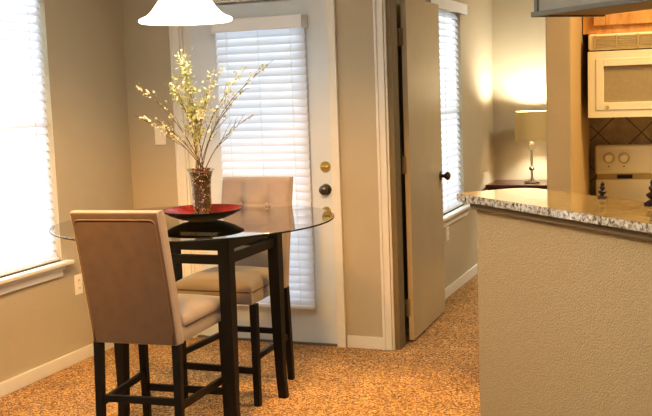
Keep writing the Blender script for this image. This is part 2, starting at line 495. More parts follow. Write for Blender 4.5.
# baseboards
def board(m, lo, hi):
    m.box(lo, hi, bevel=0.004)
    return m
S(board(MB(), (XL, -1.6, 0), (XL+0.014, YB-0.014, 0.075)).build('baseboard_left', M['trim']), 'cream baseboard along the side wall with the dining window', 'baseboard')
m = MB(); board(m, (XL+0.014, YB-0.014, 0), (-3.115, YB, 0.075)); board(m, (-2.03, YB-0.014, 0), (-1.805, YB, 0.075))
S(m.build('baseboard_back', M['trim']), 'cream baseboard beside the patio door', 'baseboard')
S(board(MB(), (XBED, YB2+0.08, 0), (XBED+0.014, YFAR-0.014, 0.075)).build('baseboard_bedroom_left', M['trim']), 'cream baseboard below the bedroom window', 'baseboard')
S(board(MB(), (XBED+0.014, YFAR-0.014, 0), (XR, YFAR, 0.075)).build('baseboard_bedroom_back', M['trim']), 'cream baseboard along the far bedroom wall', 'baseboard')

# door casings
def casing(name, x0, x1, zt, wl, wr, label, lip=0.012):
    m = MB()
    for (a, b, s) in ((x0-wl, x0, -1), (x1, x1+wr, 1)):
        m.box((a, YB-0.016, 0), (b, YB, zt+wr), bevel=0.003)
        e = a if s < 0 else b
        i0, i1 = (e, e+0.016) if s < 0 else (e-0.016, e)
        m.box((i0, YB-0.024, 0), (i1, YB-0.014, zt+wr), bevel=0.003)
    m.box((x0-wl, YB-0.016, zt), (x1+wr, YB, zt+wr), bevel=0.003)
    # jamb lining the thickness of the wall
    m.box((x0, YB-0.002, 0), (x0+lip, YB2+0.004, zt)); m.box((x1-lip, YB-0.002, 0), (x1, YB2+0.004, zt)); m.box((x0, YB-0.002, zt-lip), (x1, YB2+0.004, zt))
    return S(m.build(name, M['trim']), label, 'door frame')
casing('trim_1', D1[0], D1[1], D1[3], 0.06, 0.05, 'cream moulded casing around the white patio door')
casing('trim_2', D2[0], D2[1], D2[3], 0.053, 0.045, 'cream moulded casing around the bedroom doorway')
S(MB().box((-1.7515, YB+0.012, 0), (-1.711, YB2+0.003, 2.05), bevel=0.002).build('trim_4', M['jamb']), 'door jamb with painted shade beside the hinges of the bedroom door', 'door frame')

# ------------------------------------------------------------------ patio door
dx0, dx1, dz1 = -2.99, -2.099, 2.035
d1 = thing('door_1', 'white patio door with blind, brass deadbolt and dark knob', 'door', ((dx0+dx1)/2, YB+0.03, 0), kind='structure')
def loc(o, p): return tuple(p[i]-o.location[i] for i in range(3))
def lb(m, o, lo, hi, **k): return m.box(loc(o, lo), loc(o, hi), **k)
gx0, gx1, gz0, gz1 = -2.79, -2.26, 0.28, 1.90
m = MB()
for lo, hi in (((dx0, 5.415, 0.012), (gx0, 5.455, dz1)), ((gx1, 5.415, 0.012), (dx1, 5.455, dz1)), ((gx0, 5.415, 0.012), (gx1, 5.455, gz0)), ((gx0, 5.415, gz1), (gx1, 5.455, dz1))):
    lb(m, d1, lo, hi)
m.build('door_panel', M['door'], d1)
m = MB()
for lo, hi in (((gx0-0.03, 5.404, gz0-0.03), (gx0, 5.416, gz1+0.03)), ((gx1, 5.404, gz0-0.03), (gx1+0.03, 5.416, gz1+0.03)), ((gx0, 5.404, gz0-0.03), (gx1, 5.416, gz0)), ((gx0, 5.404, gz1), (gx1, 5.416, gz1+0.03))):
    lb(m, d1, lo, hi, bevel=0.003)
m.build('lite_frame', M['door'], d1)
lb(MB(), d1, (gx0, 5.432, gz0), (gx1, 5.438, gz1)).build('glass_pane', M['pane'], d1)
def rosette(px, pz, r, mname, name):
    return MB().lathe([(0, -0.012), (r*0.8, -0.012), (r, -0.006), (r, 0.001), (0, 0.001)], loc(d1, (px, 5.415, pz)), 28, 'Y').build(name, M[mname], d1, True, 40)
db = rosette(-2.137, 1.068, 0.033, 'brass', 'deadbolt'); db['label'] = 'brass deadbolt'
t = MB().box(loc(d1, (-2.158, 5.385, 1.061)), loc(d1, (-2.116, 5.403, 1.075)), bevel=0.004).build('thumb_turn', M['brass'], db)
kb = MB().lathe([(0, -0.058), (0.016, -0.057), (0.027, -0.048), (0.029, -0.038), (0.024, -0.028), (0.012, -0.022), (0.012, -0.012), (0.03, -0.010), (0.034, -0.004), (0.034, 0.001), (0, 0.001)],
                loc(d1, (-2.139, 5.415, 0.935)), 32, 'Y').build('door_knob', M['pewter'], d1, True, 40); kb['label'] = 'dark pewter knob'
lt = rosette(-2.142, 0.805, 0.030, 'brass', 'lower_latch'); lt['label'] = 'small brass latch'
MB().box(loc(d1, (-2.156, 5.388, 0.799)), loc(d1, (-2.128, 5.403, 0.811)), bevel=0.004).build('thumb_turn', M['brass'], lt)
m = MB(); lb(m, d1, (D1[0]+0.012, 5.40, 0), (D1[1]-0.012, 5.50, 0.012), bevel=0.003); m.build('threshold', M['greydk'], d1)

m = MB(); lb(m, d1, (D1[0]+0.010, 5.425, 0.0), (dx0-0.003, 5.50, 2.06)); lb(m, d1, (dx1+0.001, 5.45, 0.0), (D1[1]-0.005, 5.50, 2.06)); lb(m, d1, (dx0-0.003, 5.45, dz1+0.002), (dx1, 5.50, 2.06)); m.build('door_jamb', M['trim'], d1)

# ------------------------------------------------------------------ bedroom door (standing open)
lx0, lx1, ly0, ly1 = -1.713, -1.681, 5.60, 6.415
d2 = thing('door_2', 'tan bedroom door swung wide open', 'door', (lx0, ly0, 0), kind='structure')
d2.rotation_euler = (0, 0, math.radians(1.6))
lb(MB(), d2, (lx0, ly0, 0.012), (lx1, ly1, 2.035), bevel=0.002).build('door_panel', M['leaf'], d2)
for zz in (0.21, 1.06, 1.80):
    m = MB(); lb(m, d2, (lx0-0.03, ly0-0.004, zz-0.05), (lx0+0.012, ly0, zz+0.05)); 
    m.tube([loc(d2, (lx0-0.008, ly0-0.01, zz-0.052)), loc(d2, (lx0-0.008, ly0-0.01, zz+0.052))], 0.008, 10)
    m.build('hinge', M['hinge'], d2)
for s, xx in ((1, lx1), (-1, lx0)):
    prof = [(0, s*0.066), (0.014, s*0.066), (0.026, s*0.058), (0.028, s*0.046), (0.020, s*0.034), (0.011, s*0.026), (0.011, s*0.009), (0.027, s*0.007), (0.031, 0), (0, 0)]
    o = MB().lathe(prof, loc(d2, (xx, 6.355, 0.925)), 28, 'X').build('door_knob', M['bronze'], d2, True, 40); o['label'] = 'aged bronze knob'

# ------------------------------------------------------------------ windows and blinds
def window(name, xw, y0, y1, z0, z1, depth, ysill0, ysill1, label):
    w = thing(name, label, 'window', (xw, (y0+y1)/2, z0), kind='structure')
    m = MB(); xo = xw-depth
    f = 0.04
    for lo, hi in (((xo, y0, z0), (xo+0.04, y0+f, z1)), ((xo, y1-f, z0), (xo+0.04, y1, z1)), ((xo, y0+f, z0), (xo+0.04, y1-f, z0+f)), ((xo, y0+f, z1-f), (xo+0.04, y1-f, z1)), ((xo+0.005, y0+f, (z0+z1)/2-0.02), (xo+0.035, y1-f, (z0+z1)/2+0.02))):
        lb(m, w, lo, hi)
    m.build('window_frame', M['trim'], w)
    lb(MB(), w, (xo+0.015, y0+f, z0+f), (xo+0.021, y1-f, z1-f)).build('glass_pane', M['pane'], w)
    lb(MB(), w, (xw-depth+0.04, y0, z0-0.022), (xw, y1, z0)).build('sill_back', M['trim'], w)
    lb(MB(), w, (xw, ysill0, z0-0.022), (xw+0.055, ysill1, z0), bevel=0.005).build('sill', M['trim'], w)
    m = MB(); lb(m, w, (xw, ysill0+0.06, z0-0.085), (xw+0.016, ysill1-0.06, z0-0.022), bevel=0.003); lb(m, w, (xw, ysill0+0.05, z0-0.045), (xw+0.03, ysill1-0.05, z0-0.022), bevel=0.004)
    m.build('sill_apron', M['trim'], w)
    return w
window('window_1', XL, *W1, 0.10, 3.64, 4.675, 'blown out dining window at far left')
window('window_2', XBED, *W2, 0.10, 6.44, 7.56, 'bedroom window beyond the open tan door')

def blind(label, p, axis, half, ztop, zbot, pitch, tilt, valance, facing, group=None, vdepth=0.05):
    """axis: direction of the slats ('x' or 'y'); facing: +1/-1 towards the room."""
    b = thing('window_blind', label, 'blind', (p[0], p[1], zbot))
    def bx(m, a0, a1, d0, d1, z0, z1, **k):
        lo = (a0, d0, z0-zbot) if axis == 'x' else (d0, a0, z0-zbot)
        hi = (a1, d1, z1-zbot) if axis == 'x' else (d1, a1, z1-zbot)
        return m.box(lo, hi, **k)
    f = facing
    m = MB()
    bx(m, -half-valance, half+valance, *sorted((f*vdepth-0.008*f, f*vdepth)), ztop-0.075, ztop, bevel=0.003)
    bx(m, -half-valance, -half-valance+0.008, *sorted((-0.02*f, f*vdepth)), ztop-0.075, ztop); bx(m, half+valance-0.008, half+valance, *sorted((-0.02*f, f*vdepth)), ztop-0.075, ztop)
    m.build('valance', M['slat_solid'], b)
    m = MB(); bx(m, -half+0.005, half-0.005, -0.025, 0.025, ztop-0.05, ztop-0.004); m.build('headrail', M['slat_solid'], b)
    m = MB(); n = round((ztop-0.090-zbot-0.040)/pitch)+1; pitch = (ztop-0.090-zbot-0.040)/(n-1)
    for i in range(n):
        z = ztop-0.090-pitch*i-zbot
        bm = m.bm; rows = []
        for side in (1, -1):
            for k in range(6):
                v = (k/5-0.5)*2
                d = v*0.0262; cr = 0.0034*(1-v*v)+side*0.0009
                # across the slat: d rises towards the room-side lower edge, crown faces the room
                dep = -f*(d*math.cos(tilt))*(-1)+f*cr*math.sin(tilt); hz = -d*math.sin(tilt)+cr*math.cos(tilt)
                rows.append([bm.verts.new((a, dep, z+hz) if axis == 'x' else (dep, a, z+hz)) for a in (-half, half)])
        A, B = rows[:6], rows[6:]
        for R_ in (A, B):
            for k in range(5): bm.faces.new((R_[k][0], R_[k][1], R_[k+1][1], R_[k+1][0]))
        for k in (0, 5): bm.faces.new((A[k][0], A[k][1], B[k][1], B[k][0]))
        for q in (0, 1): bm.faces.new([r[q] for r in A]+[r[q] for r in reversed(B)])
    m.build('slats', M['slat'], b)
    m = MB(); bx(m, -half, half, -0.024, 0.024, zbot, zbot+0.02, bevel=0.004); m.build('bottom_rail', M['slat_solid'], b)
    for a in (-half*0.72, 0.0, half*0.72):
        for d in (-0.027, 0.027):
            q = (a, d) if axis == 'x' else (d, a)
            MB().tube([(q[0], q[1], 0.01), (q[0], q[1], ztop-0.05-zbot)], 0.0013, 6).build('ladder_cord', M['cord'], b)
    return b
TILT = math.radians(66)
blind('white slatted blind hanging on the patio door', (-2.505, 5.375), 'x', 0.285, 1.945, 0.228, 0.0455, TILT, 0.012, -1, vdepth=0.055)
blind('glowing white slatted blind in the dining window at far left', (XL-0.035, 4.165), 'y', 0.458, 2.130, 0.614, 0.0455, TILT, 0.003, 1, vdepth=0.03)
blind('white slatted blind in the bedroom window beyond the open door', (XBED-0.03, 6.985), 'y', 0.458, 2.108, 0.602, 0.0455, math.radians(62), 0.06, 1, vdepth=0.075)

# ------------------------------------------------------------------ dining table
TZ = 0.92
tcx, tcy, tr_ = -2.333, 4.176, 0.668
TX0, TX1, TY0, TY1 = -2.588, -2.02, 3.885, 4.405
tb = thing('dining_table', 'round glass dining table on a black square wood frame', 'table', ((TX0+TX1)/2, (TY0+TY1)/2, 0))
cx, cy = tb.location.x, tb.location.y
def table_leg(sx, sy, px, py):
    secs = [(0.905, 0.0285, 0.0), (0.62, 0.0275, 0.0), (0.35, 0.0245, 0.001), (0.12, 0.0215, 0.003), (0.0, 0.021, 0.009)]
    m = MB(); bm = m.bm; rings = []
    for z, h, o in secs:
        x, y = px+sx*o, py+sy*o
        rings.append([bm.verts.new((x+a*h, y+b*h, z)) for a, b in ((-1, -1), (1, -1), (1, 1), (-1, 1))])
    for A, B in zip(rings[:-1], rings[1:]):
        for i in range(4): bm.faces.new((A[i], A[(i+1) % 4], B[(i+1) % 4], B[i]))
    bm.faces.new(rings[0]); bm.faces.new(rings[-1])
    es = [e for e in bm.edges if abs(e.verts[0].co.z-e.verts[1].co.z) > 0.05]
    bmesh.ops.bevel(bm, geom=es, offset=0.004, segments=2, affect='EDGES')
    return m
for sx in (-1, 1):
    for sy in (-1, 1):
        table_leg(sx, sy, (TX0 if sx < 0 else TX1)-cx, (TY0 if sy < 0 else TY1)-cy).build('leg', M['black'], tb)
hx, hy = (TX1-TX0)/2, (TY1-TY0)/2
for z0, z1, th in ((0.828, 0.874, 0.013), (0.766, 0.806, 0.013)):
    for s in (-1, 1):
        MB().box((-hx+0.02, s*hy-th, z0), (hx-0.02, s*hy+th, z1), bevel=0.002).build('rail', M['black'], tb)
        MB().box((s*hx-th, -hy+0.02, z0), (s*hx+th, hy-0.02, z1), bevel=0.002).build('rail', M['black'], tb)
gx, gy = tcx-cx, tcy-cy
top = MB().lathe([(0, TZ), (tr_-0.003, TZ), (tr_-0.001, TZ-0.002), (tr_-0.001, TZ-0.0065), (tr_-0.003, TZ-0.0085), (0, TZ-0.0085)], (gx, gy, 0), 96).build('glass_top', M['tableglass'], tb, True, 30)
rim = MB().lathe([(tr_-0.001, TZ-0.0075), (tr_+0.002, TZ-0.0075), (tr_+0.0025, TZ-0.0045), (tr_+0.002, TZ-0.0015), (tr_-0.001, TZ-0.0015)], (gx, gy, 0), 96, closed=True).build('glass_edge', M['rim'], top, True, 30)
for sx in (-1, 1):
    for sy in (-1, 1):
        MB().lathe([(0, 0.9045), (0.012, 0.9045), (0.012, TZ-0.0087), (0, TZ-0.0087)], (sx*hx, sy*hy, 0), 14).build('support_pad', M['rim'], tb)

# ------------------------------------------------------------------ counter-height chairs
def make_chair(label):
    c = thing('counter_chair', label, 'chair', group=None)
    W = 0.197                                    # half width of the upholstery
    lw = 0.180
    # backrest: leaning padded slab; front face looks along +y
    zb0, zb1 = 0.502, 1.068
    def ymid(j): return -0.203-0.118*j**1.15
    def edge(i, j, r):
        dx = min(i, 1-i)*2*W; dz = min((1-j)*(zb1-zb0), j*(zb1-zb0)+0.004)
        out = 0.0
        for d in (dx, dz):
            if d < r: out += r-math.sqrt(max(0, r*r-(r-d)**2))
        return min(out, r)
    def warp(t):                                 # bunch grid lines near the edges
        return 0.5-0.5*math.cos(PI*t)*(0.55+0.45*abs(math.cos(PI*t)))**0.5 if 0 < t < 1 else t
    bt = [(-0.075, 0.926), (0.075, 0.926)]
    def front(i, j):
        i, j = warp(i), warp(j)
        x = (i-0.5)*2*W; z = zb0+(zb1-zb0)*j
        y = ymid(j)+0.040-edge(i, j, 0.022)
        for bx_, bz in bt:
            d2_ = (x-bx_)**2+(z-bz)**2
            y -= 0.018*math.exp(-d2_/(2*0.021**2))
            if z > bz: y -= 0.006*math.exp(-((x-bx_)/0.011)**2)*(1-(z-bz)/0.15)
        if abs(x) < 0.075: y -= 0.006*math.exp(-((z-0.926)/0.009)**2)
        else: y -= 0.004*math.exp(-((z-0.926)/0.010)**2)*max(0, 1-(abs(x)-0.075)/0.13)
        return (x, y, z)
    def back(i, j):
        i, j = warp(i), warp(j)
        x = (i-0.5)*2*W; z = zb0+(zb1-zb0)*j
        return (x, ymid(j)-0.034+edge(i, j, 0.014), z)
    bk = MB().grid_shell(56, 72, front, back).build('backrest', [M['fab_front'], M['fab_back']], c, True, 60)
    for pg in bk.data.polygons:
        if pg.normal.y < -0.8: pg.material_index = 1
    # taupe panel set on the rear face, bordered with piping
    def pan_edge(z): return W-0.024
    def pj(z): return (z-zb0)/(zb1-zb0)
    def pback(x, z, d): return (x, ymid(max(0, min(1, pj(z))))-0.034-d, z)
    pz0, pz1, pw, rr = zb0+0.004, zb1-0.034, W-0.017, 0.022
    m = MB(); bm = m.bm
    nx_, nz_ = 14, 30
    G = []
    for b in range(nz_+1):
        z = pz0+(pz1-pz0)*b/nz_
        wv = pw
        if z > pz1-rr: wv = pw-rr+math.sqrt(max(0, rr*rr-(z-(pz1-rr))**2))
        G.append([bm.verts.new(pback(wv*(2*a/nx_-1), z, 0.0025)) for a in range(nx_+1)])
    for b in range(nz_):
        for a in range(nx_): bm.faces.new((G[b][a], G[b][a+1], G[b+1][a+1], G[b+1][a]))
    o = m.build('rear_panel', M['fab_back'], bk, True); o['label'] = 'darker taupe rear panel'
    path = [pback(-pw, pz0+(pz1-rr-pz0)*t/8, 0.003) for t in range(9)]
    path += [pback(-pw+rr-rr*math.cos(a), pz1-rr+rr*math.sin(a), 0.003) for a in (0.4, 0.8, 1.2, PI/2)]
    path += [pback(pw-rr+rr*math.sin(a), pz1-rr+rr*math.cos(a), 0.003) for a in (0, 0.4, 0.8, 1.2)]
    path += [pback(pw, pz1-rr-(pz1-rr-pz0)*t/8, 0.003) for t in range(9)]
    MB().tube(path, 0.0030, 8).build('piping', M['fab_pipe'], bk, True)
    for bx_, bz in bt:
        f = pj(bz)
        MB().blob((bx_, ymid(f)+0.031, bz), 0.0125, 2, (1, 0.65, 1)).build('button', M['fab_front'], bk, True)
    # seat cushion over an upholstered apron
    zs0, zs1 = 0.563, 0.622
    y0, y1 = -0.165, 0.246
    def sedge(i, j, r):
        d = min(min(i, 1-i)*2*W, min(j, 1-j)*(y1-y0))
        return 0 if d >= r else r-math.sqrt(max(0, r*r-(r-d)**2))
    def stop(i, j):
        i, j = warp(i), warp(j)
        return ((i-0.5)*2*(W+0.014*j), y0+(y1-y0)*j, zs1-0.014+0.030*math.sin(PI*i)**0.6*math.sin(PI*min(1, max(0, j)))**0.6-sedge(i, j, 0.024))
    def sbot(i, j):
        i, j = warp(i), warp(j)
        return ((i-0.5)*2*(W+0.014*j), y0+(y1-y0)*j, zs0+0.6*sedge(i, j, 0.012))
    st = MB().grid_shell(26, 26, stop, sbot).build('seat', M['fab_front'], c, True, 70)
    MB().prism([(-W+0.004, -0.18), (W-0.004, -0.18), (W+0.010, 0.242), (-W-0.010, 0.242)], 0.503, 0.566, bevel=0.007).build('seat_apron', M['fab_front'], c, True, 40)
    pts = [(-W+0.003, y0+0.01, zs0+0.002), (-W-0.010, y1-0.02, zs0+0.002), (-W+0.006, y1-0.003, zs0+0.002), (W-0.006, y1-0.003, zs0+0.002), (W+0.010, y1-0.02, zs0+0.002), (W-0.003, y0+0.01, zs0+0.002)]
    MB().tube(pts, 0.0035, 8).build('piping', M['fab_back'], st, True)
    # legs and stretchers
    lwf = 0.204
    def leg(sx, yt, yb_, xb, h=0.018, hb=0.0155, xt=None):
        xt = lw if xt is None else xt
        b4 = [(sx*xb+a*hb, yb_+b*hb, 0) for a, b in ((-1, -1), (1, -1), (1, 1), (-1, 1))]
        t4 = [(sx*xt+a*h, yt+b*h, 0.506) for a, b in ((-1, -1), (1, -1), (1, 1), (-1, 1))]
        return MB().hexa(b4, t4, 0.003)
    for sx in (-1, 1):
        leg(sx, 0.214, 0.218, lwf, xt=lwf).build('leg', M['black'], c)
        leg(sx, -0.212, -0.238, lw+0.004).build('leg', M['black'], c)
    t_ = 0.010
    for sx in (-1, 1):
        MB().hexa([(sx*lw-t_, -0.226, 0.224), (sx*lw+t_, -0.226, 0.224), (sx*lwf+t_, 0.216, 0.224), (sx*lwf-t_, 0.216, 0.224)], [(sx*lw-t_, -0.226, 0.254), (sx*lw+t_, -0.226, 0.254), (sx*lwf+t_, 0.216, 0.254), (sx*lwf-t_, 0.216, 0.254)], 0.002).build('stretcher', M['black'], c)
    MB().box((-lwf, 0.207, 0.158), (lwf, 0.227, 0.190), bevel=0.002).build('stretcher', M['black'], c)
    MB().box((-lw, -0.234, 0.246), (lw, -0.214, 0.276), bevel=0.002).build('stretcher', M['black'], c)
    return c
ch1 = make_chair('beige suede counter chair seen from behind, its taupe back to the viewer')
ch1.location = (-2.256, 3.690, 0); ch1.rotation_euler = (0, 0, math.radians(4.3)); ch1['group'] = 'suede counter chairs at the glass table'
ch2 = copy_tree(ch1)
ch2.location = (-2.282, 4.474, 0); ch2.rotation_euler = (0, 0, PI)
ch2['label'] = 'beige suede counter chair with tufted front, facing the viewer by the patio door'

# ------------------------------------------------------------------ bowl, vase, flowers
bx0, by0 = -2.278, 4.165
bw = thing('bowl', 'wide shallow bowl, black outside and red inside, on the glass table', 'bowl', (bx0, by0, TZ))
MB().lathe([(0, 0.0005), (0.062, 0.0005), (0.066, 0.003), (0.105, 0.012), (0.150, 0.029), (0.190, 0.051), (0.1935, 0.0545), (0.1915, 0.0565), (0.1885, 0.056), (0.189, 0.0545)], segs=64).build('bowl_shell', M['lacquer'], bw, True, 60)
o = MB().lathe([(0.1893, 0.0553), (0.148, 0.0335), (0.103, 0.0165), (0.064, 0.010), (0, 0.009)], segs=64).build('bowl_interior', M['red'], bw, True); o['label'] = 'red lacquer interior'
vx, vy, vz = bx0+0.002, by0-0.005, TZ+0.011
vs = thing('vase', 'clear flared glass vase filled with brown potpourri, standing in the bowl', 'vase', (vx, vy, vz))
MB().lathe([(r*(1.2-0.6*max(0,h-0.17)), h) for r, h in [(0, 0), (0.036, 0), (0.039, 0.003), (0.0385, 0.02), (0.037, 0.09), (0.0375, 0.15), (0.041, 0.19), (0.049, 0.222), (0.056, 0.236), (0.0545, 0.237), (0.047, 0.222), (0.039, 0.19), (0.0355, 0.15), (0.035, 0.09), (0.0365, 0.02), (0.035, 0.012), (0, 0.011)]], segs=40).build('vase_glass', M['vaseglass'], vs, True, 50)
m = MB()
prof = [(0, 0.0125), (0.0335, 0.0125), (0.0345, 0.02), (0.033, 0.09), (0.0335, 0.15), (0.037, 0.19), (0.0445, 0.220), (0.03, 0.226), (0, 0.228)]
m.lathe([(r*(1.2-0.6*max(0,h-0.17)), h) for r, h in prof], segs=28)
for k in range(420):
    z = random.uniform(0.016, 0.216)
    r = 0.0342 if z < 0.15 else 0.0342+(z-0.15)/0.07*0.009
    r *= 1.2-0.6*max(0, z-0.17)
    a = random.uniform(0, 2*PI)
    m.blob((r*math.cos(a), r*math.sin(a), z), random.uniform(0.0026, 0.0050), 1, (random.uniform(0.5, 1), random.uniform(0.5, 1), random.uniform(0.4, 1)), mi=random.choice((0, 0, 1, 2)))
for k in range(70):
    a = random.uniform(0, 2*PI); r = 0.043*math.sqrt(random.random())
    m.blob((r*math.cos(a), r*math.sin(a), 0.226+random.uniform(-0.002, 0.008)), random.uniform(0.005, 0.009), 1, (1, random.uniform(0.4, 0.9), random.uniform(0.4, 0.8)), rot=rz(a), mi=random.choice((0, 0, 0, 1)))
o = m.build('potpourri', [M['bark'], M['bark2'], M['bark3']]); o.location = (vx, vy, vz)
tag(o, 'brown dried potpourri filling the glass vase', 'potpourri', kind='stuff')

# flowering stems: tip offset (right, back, up) from the vase mouth, lean, colour
vr = Vector((0.93, 0.368, 0)); vb = Vector((-0.368, 0.93, 0))
stems = [  # right, back, up, bow, blossoms, kind, look
    (-0.278, 0.02, 0.415, 0.03, 16, 0, 'flowering branch reaching furthest up and left, sparse cream blossoms'),
    (-0.288, -0.05, 0.275, 0.03, 18, 0, 'low left flowering branch arching above the chair'),
    (-0.205, 0.08, 0.240, 0.02, 12, 0, 'short left flowering branch below the other left ones'),
    (-0.075, 0.03, 0.560, 0.015, 46, 1, 'tallest upright flowering branch, left of the vase centre'),
    (-0.040, -0.04, 0.565, -0.01, 52, 1, 'dense yellow green upright branch right before the door edge'),
    (-0.105, -0.03, 0.430, 0.02, 44, 1, 'bushy upright branch left of the tallest ones'),
    (-0.020, 0.06, 0.330, 0.0, 44, 1, 'short thick yellow green branch at the middle of the bunch'),
    (0.070, 0.05, 0.420, -0.02, 36, 1, 'upright branch just right of the vase centre'),
    (0.130, -0.05, 0.480, -0.03, 34, 0, 'tall right leaning branch in front of the blind'),
    (0.235, 0.04, 0.480, -0.04, 28, 0, 'long branch leaning right, second longest on the right'),
    (0.365, 0.00, 0.505, -0.06, 24, 0, 'longest branch arching furthest right across the blind'),
    (0.200, -0.06, 0.350, -0.03, 10, 2, 'bare right hand twig with few buds'),
    (0.255, 0.07, 0.255, -0.03, 10, 2, 'lowest right hand twig with few buds'),
]
mouth = Vector((vx, vy, vz+0.226))
for k, (a, b, u, bow, nb, kd, lab) in enumerate(stems):
    ang = 2*PI*k/len(stems)
    st0 = Vector((0.024*math.cos(ang), 0.024*math.sin(ang), -0.012))
    tip = vr*a+vb*b+Vector((0, 0, u))
    def P(t, st0=st0, tip=tip, bow=bow, a=a):
        p = st0.lerp(tip, t)
        q = math.sin(PI*t)
        return p+vr*(bow*q)+Vector((0, 0, 0.06*abs(a)*q*1.2))
    fl = thing('flowering_branch', lab+', in the glass vase', 'flower branch', tuple(mouth), group='flowering branches in the vase')
    m = MB()
    main = [P(t/12) for t in range(13)]
    m.tube(main, [0.0024-0.0015*t/12 for t in range(13)], 6)
    spots = []
    for t in range(60): 
        tt = random.uniform(0.38 if kd != 1 else 0.25, 1.0); spots.append((P(tt), tt))
    ns = {0: 7, 1: 8, 2: 8}[kd]
    twigs = []
    for s in range(ns):
        tt = 0.35+0.55*(s+random.random()*0.6)/ns
        p0 = P(tt); d = (P(min(1, tt+0.1))-P(tt-0.1)).normalized()
        side = Vector((random.uniform(-1, 1), random.uniform(-1, 1), random.uniform(-0.1, 0.5))).normalized()
        L = random.uniform(0.045, 0.10)*(1 if kd != 1 else 0.65)
        tw = [p0+d*L*0.8*w+side*L*0.6*w*(1-0.3*w) for w in (0, 0.35, 0.7, 1.0)]
        m.tube(tw, [0.0013, 0.0011, 0.0009, 0.0006], 5)
        twigs.append(tw)
    m.build('stem', M['twig_pale'] if k in (4, 6, 8) else M['twig'], fl, True)
    m = MB()
    for q in range(int(nb*(2.6 if kd != 1 else 3.6))):
        if random.random() < 0.5 and twigs:
            tw = random.choice(twigs); p = tw[random.choice((1, 2, 3, 3))]
        else:
            p, tt = random.choice(spots)
        jit = 0.006 if kd != 1 else 0.014
        c0 = p+Vector([random.gauss(0, jit) for _ in range(3)])
        r = random.uniform(0.0026, 0.0052)
        base = Matrix.Rotation(random.uniform(0, 6.28), 3, Vector((random.gauss(0, 1), random.gauss(0, 1), random.gauss(0, 1)+0.01)).normalized())
        mi = 0 if (kd != 1 and random.random() < 0.8) or (kd == 1 and random.random() < 0.35) else 1
        for pe in range(4):                         # four small petals
            aa = pe*PI/2
            off = base @ Vector((math.cos(aa)*r*0.8, math.sin(aa)*r*0.8, 0))
            m.blob(c0+off, r, 1, (0.9, 0.9, 0.35), rot=base, mi=mi)
    tag(m.build('blossoms', [M['blossom'], M['blossom_y']], fl), kind='stuff')

# ------------------------------------------------------------------ pendant lamp
pl = thing('pendant_lamp', 'white bell shaped glass pendant lamp hanging above the round table', 'pendant lamp', (-2.280, 4.10, 1.845))
outer = [(0.205, 0.0), (0.213, 0.005), (0.2135, 0.013), (0.205, 0.020), (0.180, 0.029), (0.160, 0.045), (0.140, 0.070), (0.122, 0.095), (0.104, 0.118), (0.086, 0.140), (0.066, 0.160), (0.042, 0.176), (0.026, 0.186)]
inner = [(max(0.012, r-0.006), max(0.004, h-0.004)) for r, h in reversed(outer)]
MB().lathe(outer+inner, segs=64, closed=True).build('lamp_shade', M['pendant'], pl, True, 60)
MB().lathe([(0, 0.30), (0.014, 0.30), (0.016, 0.27), (0.034, 0.255), (0.036, 0.20), (0.020, 0.186), (0, 0.186)], segs=28).build('socket_cap', M['brass'], pl, True, 40)
MB().tube([(0, 0, 0.29), (0, 0, 0.74)], 0.005, 10).build('rod', M['brass'], pl, True)
MB().lathe([(0, 0.755), (0.06, 0.755), (0.06, 0.745), (0.045, 0.728), (0.012, 0.722), (0, 0.722)], segs=28).build('canopy', M['brass'], pl, True, 40)
MB().lathe([(0, 0.070), (0.02, 0.074), (0.03, 0.095), (0.028, 0.115), (0.014, 0.145), (0.013, 0.186), (0, 0.186)], segs=20).build('bulb', M['bulb'], pl, True)

# ------------------------------------------------------------------ wall plates
sw = thing('light_switch', 'white light switch plate on the wall left of the patio door', 'light switch', (-3.222, YB, 1.27))
MB().box((-0.038, -0.006, -0.058), (0.038, 0, 0.058), bevel=0.003).build('plate', M['plate'], sw)
MB().box((-0.006, -0.016, -0.004), (0.006, -0.005, 0.014), bevel=0.002).build('toggle', M['plate'], sw)
def outlet(label, p):
    o = thing('wall_outlet', label, 'outlet', p)
    MB().box((0, -0.036, -0.058), (0.006, 0.036, 0.058), bevel=0.003).build('plate', M['plate'], o)
    for s in (-1, 1):
        q = MB().lathe([(0, 0.0058), (0.016, 0.0058), (0.016, 0.0085), (0, 0.0085)], (0, 0, s*0.023), 20, 'X').build('receptacle', M['plate'], o, True, 40)
        m = MB()
        for yy in (-0.006, 0.006): m.box((0.0084, yy-0.0014, s*0.023-0.003), (0.009, yy+0.0014, s*0.023+0.007))
        m.build('slot', M['dark'], q)
    return o
outlet('white duplex outlet on the side wall below the dining window sill', (XL, 4.768, 0.449))
outlet('white duplex outlet on the bedroom wall below the window', (XBED, 6.93, 0.46))

# ------------------------------------------------------------------ bar top and upper cabinet
un_ = un
NF, NK = 2.120, 2.478
uL = -3.562
poly = [un(uL+0.05, NF), un(-1.10, NF), un(-1.10, NK), un(uL+0.09, NK)]
def corner(c_u, c_n, r, a0, a1, k=6):
    return [un(c_u+r*math.cos(a0+(a1-a0)*t/k), c_n+r*math.sin(a0+(a1-a0)*t/k)) for t in range(k+1)]
poly = corner(uL+0.09, NK-0.09, 0.09, PI/2, PI)+corner(uL+0.03, NF+0.03, 0.03, PI, 1.5*PI)+[un(-1.10, NF), un(-1.10, NK)]
S_ = MB().prism(poly, 1.042, 1.072, bevel=0.004)
bt_ = S_.build('bar_top', [M['granite'], M['granite_lit_edge']])
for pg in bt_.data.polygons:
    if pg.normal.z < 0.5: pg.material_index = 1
tag(bt_, 'speckled granite bar top on the tan half wall', 'countertop')

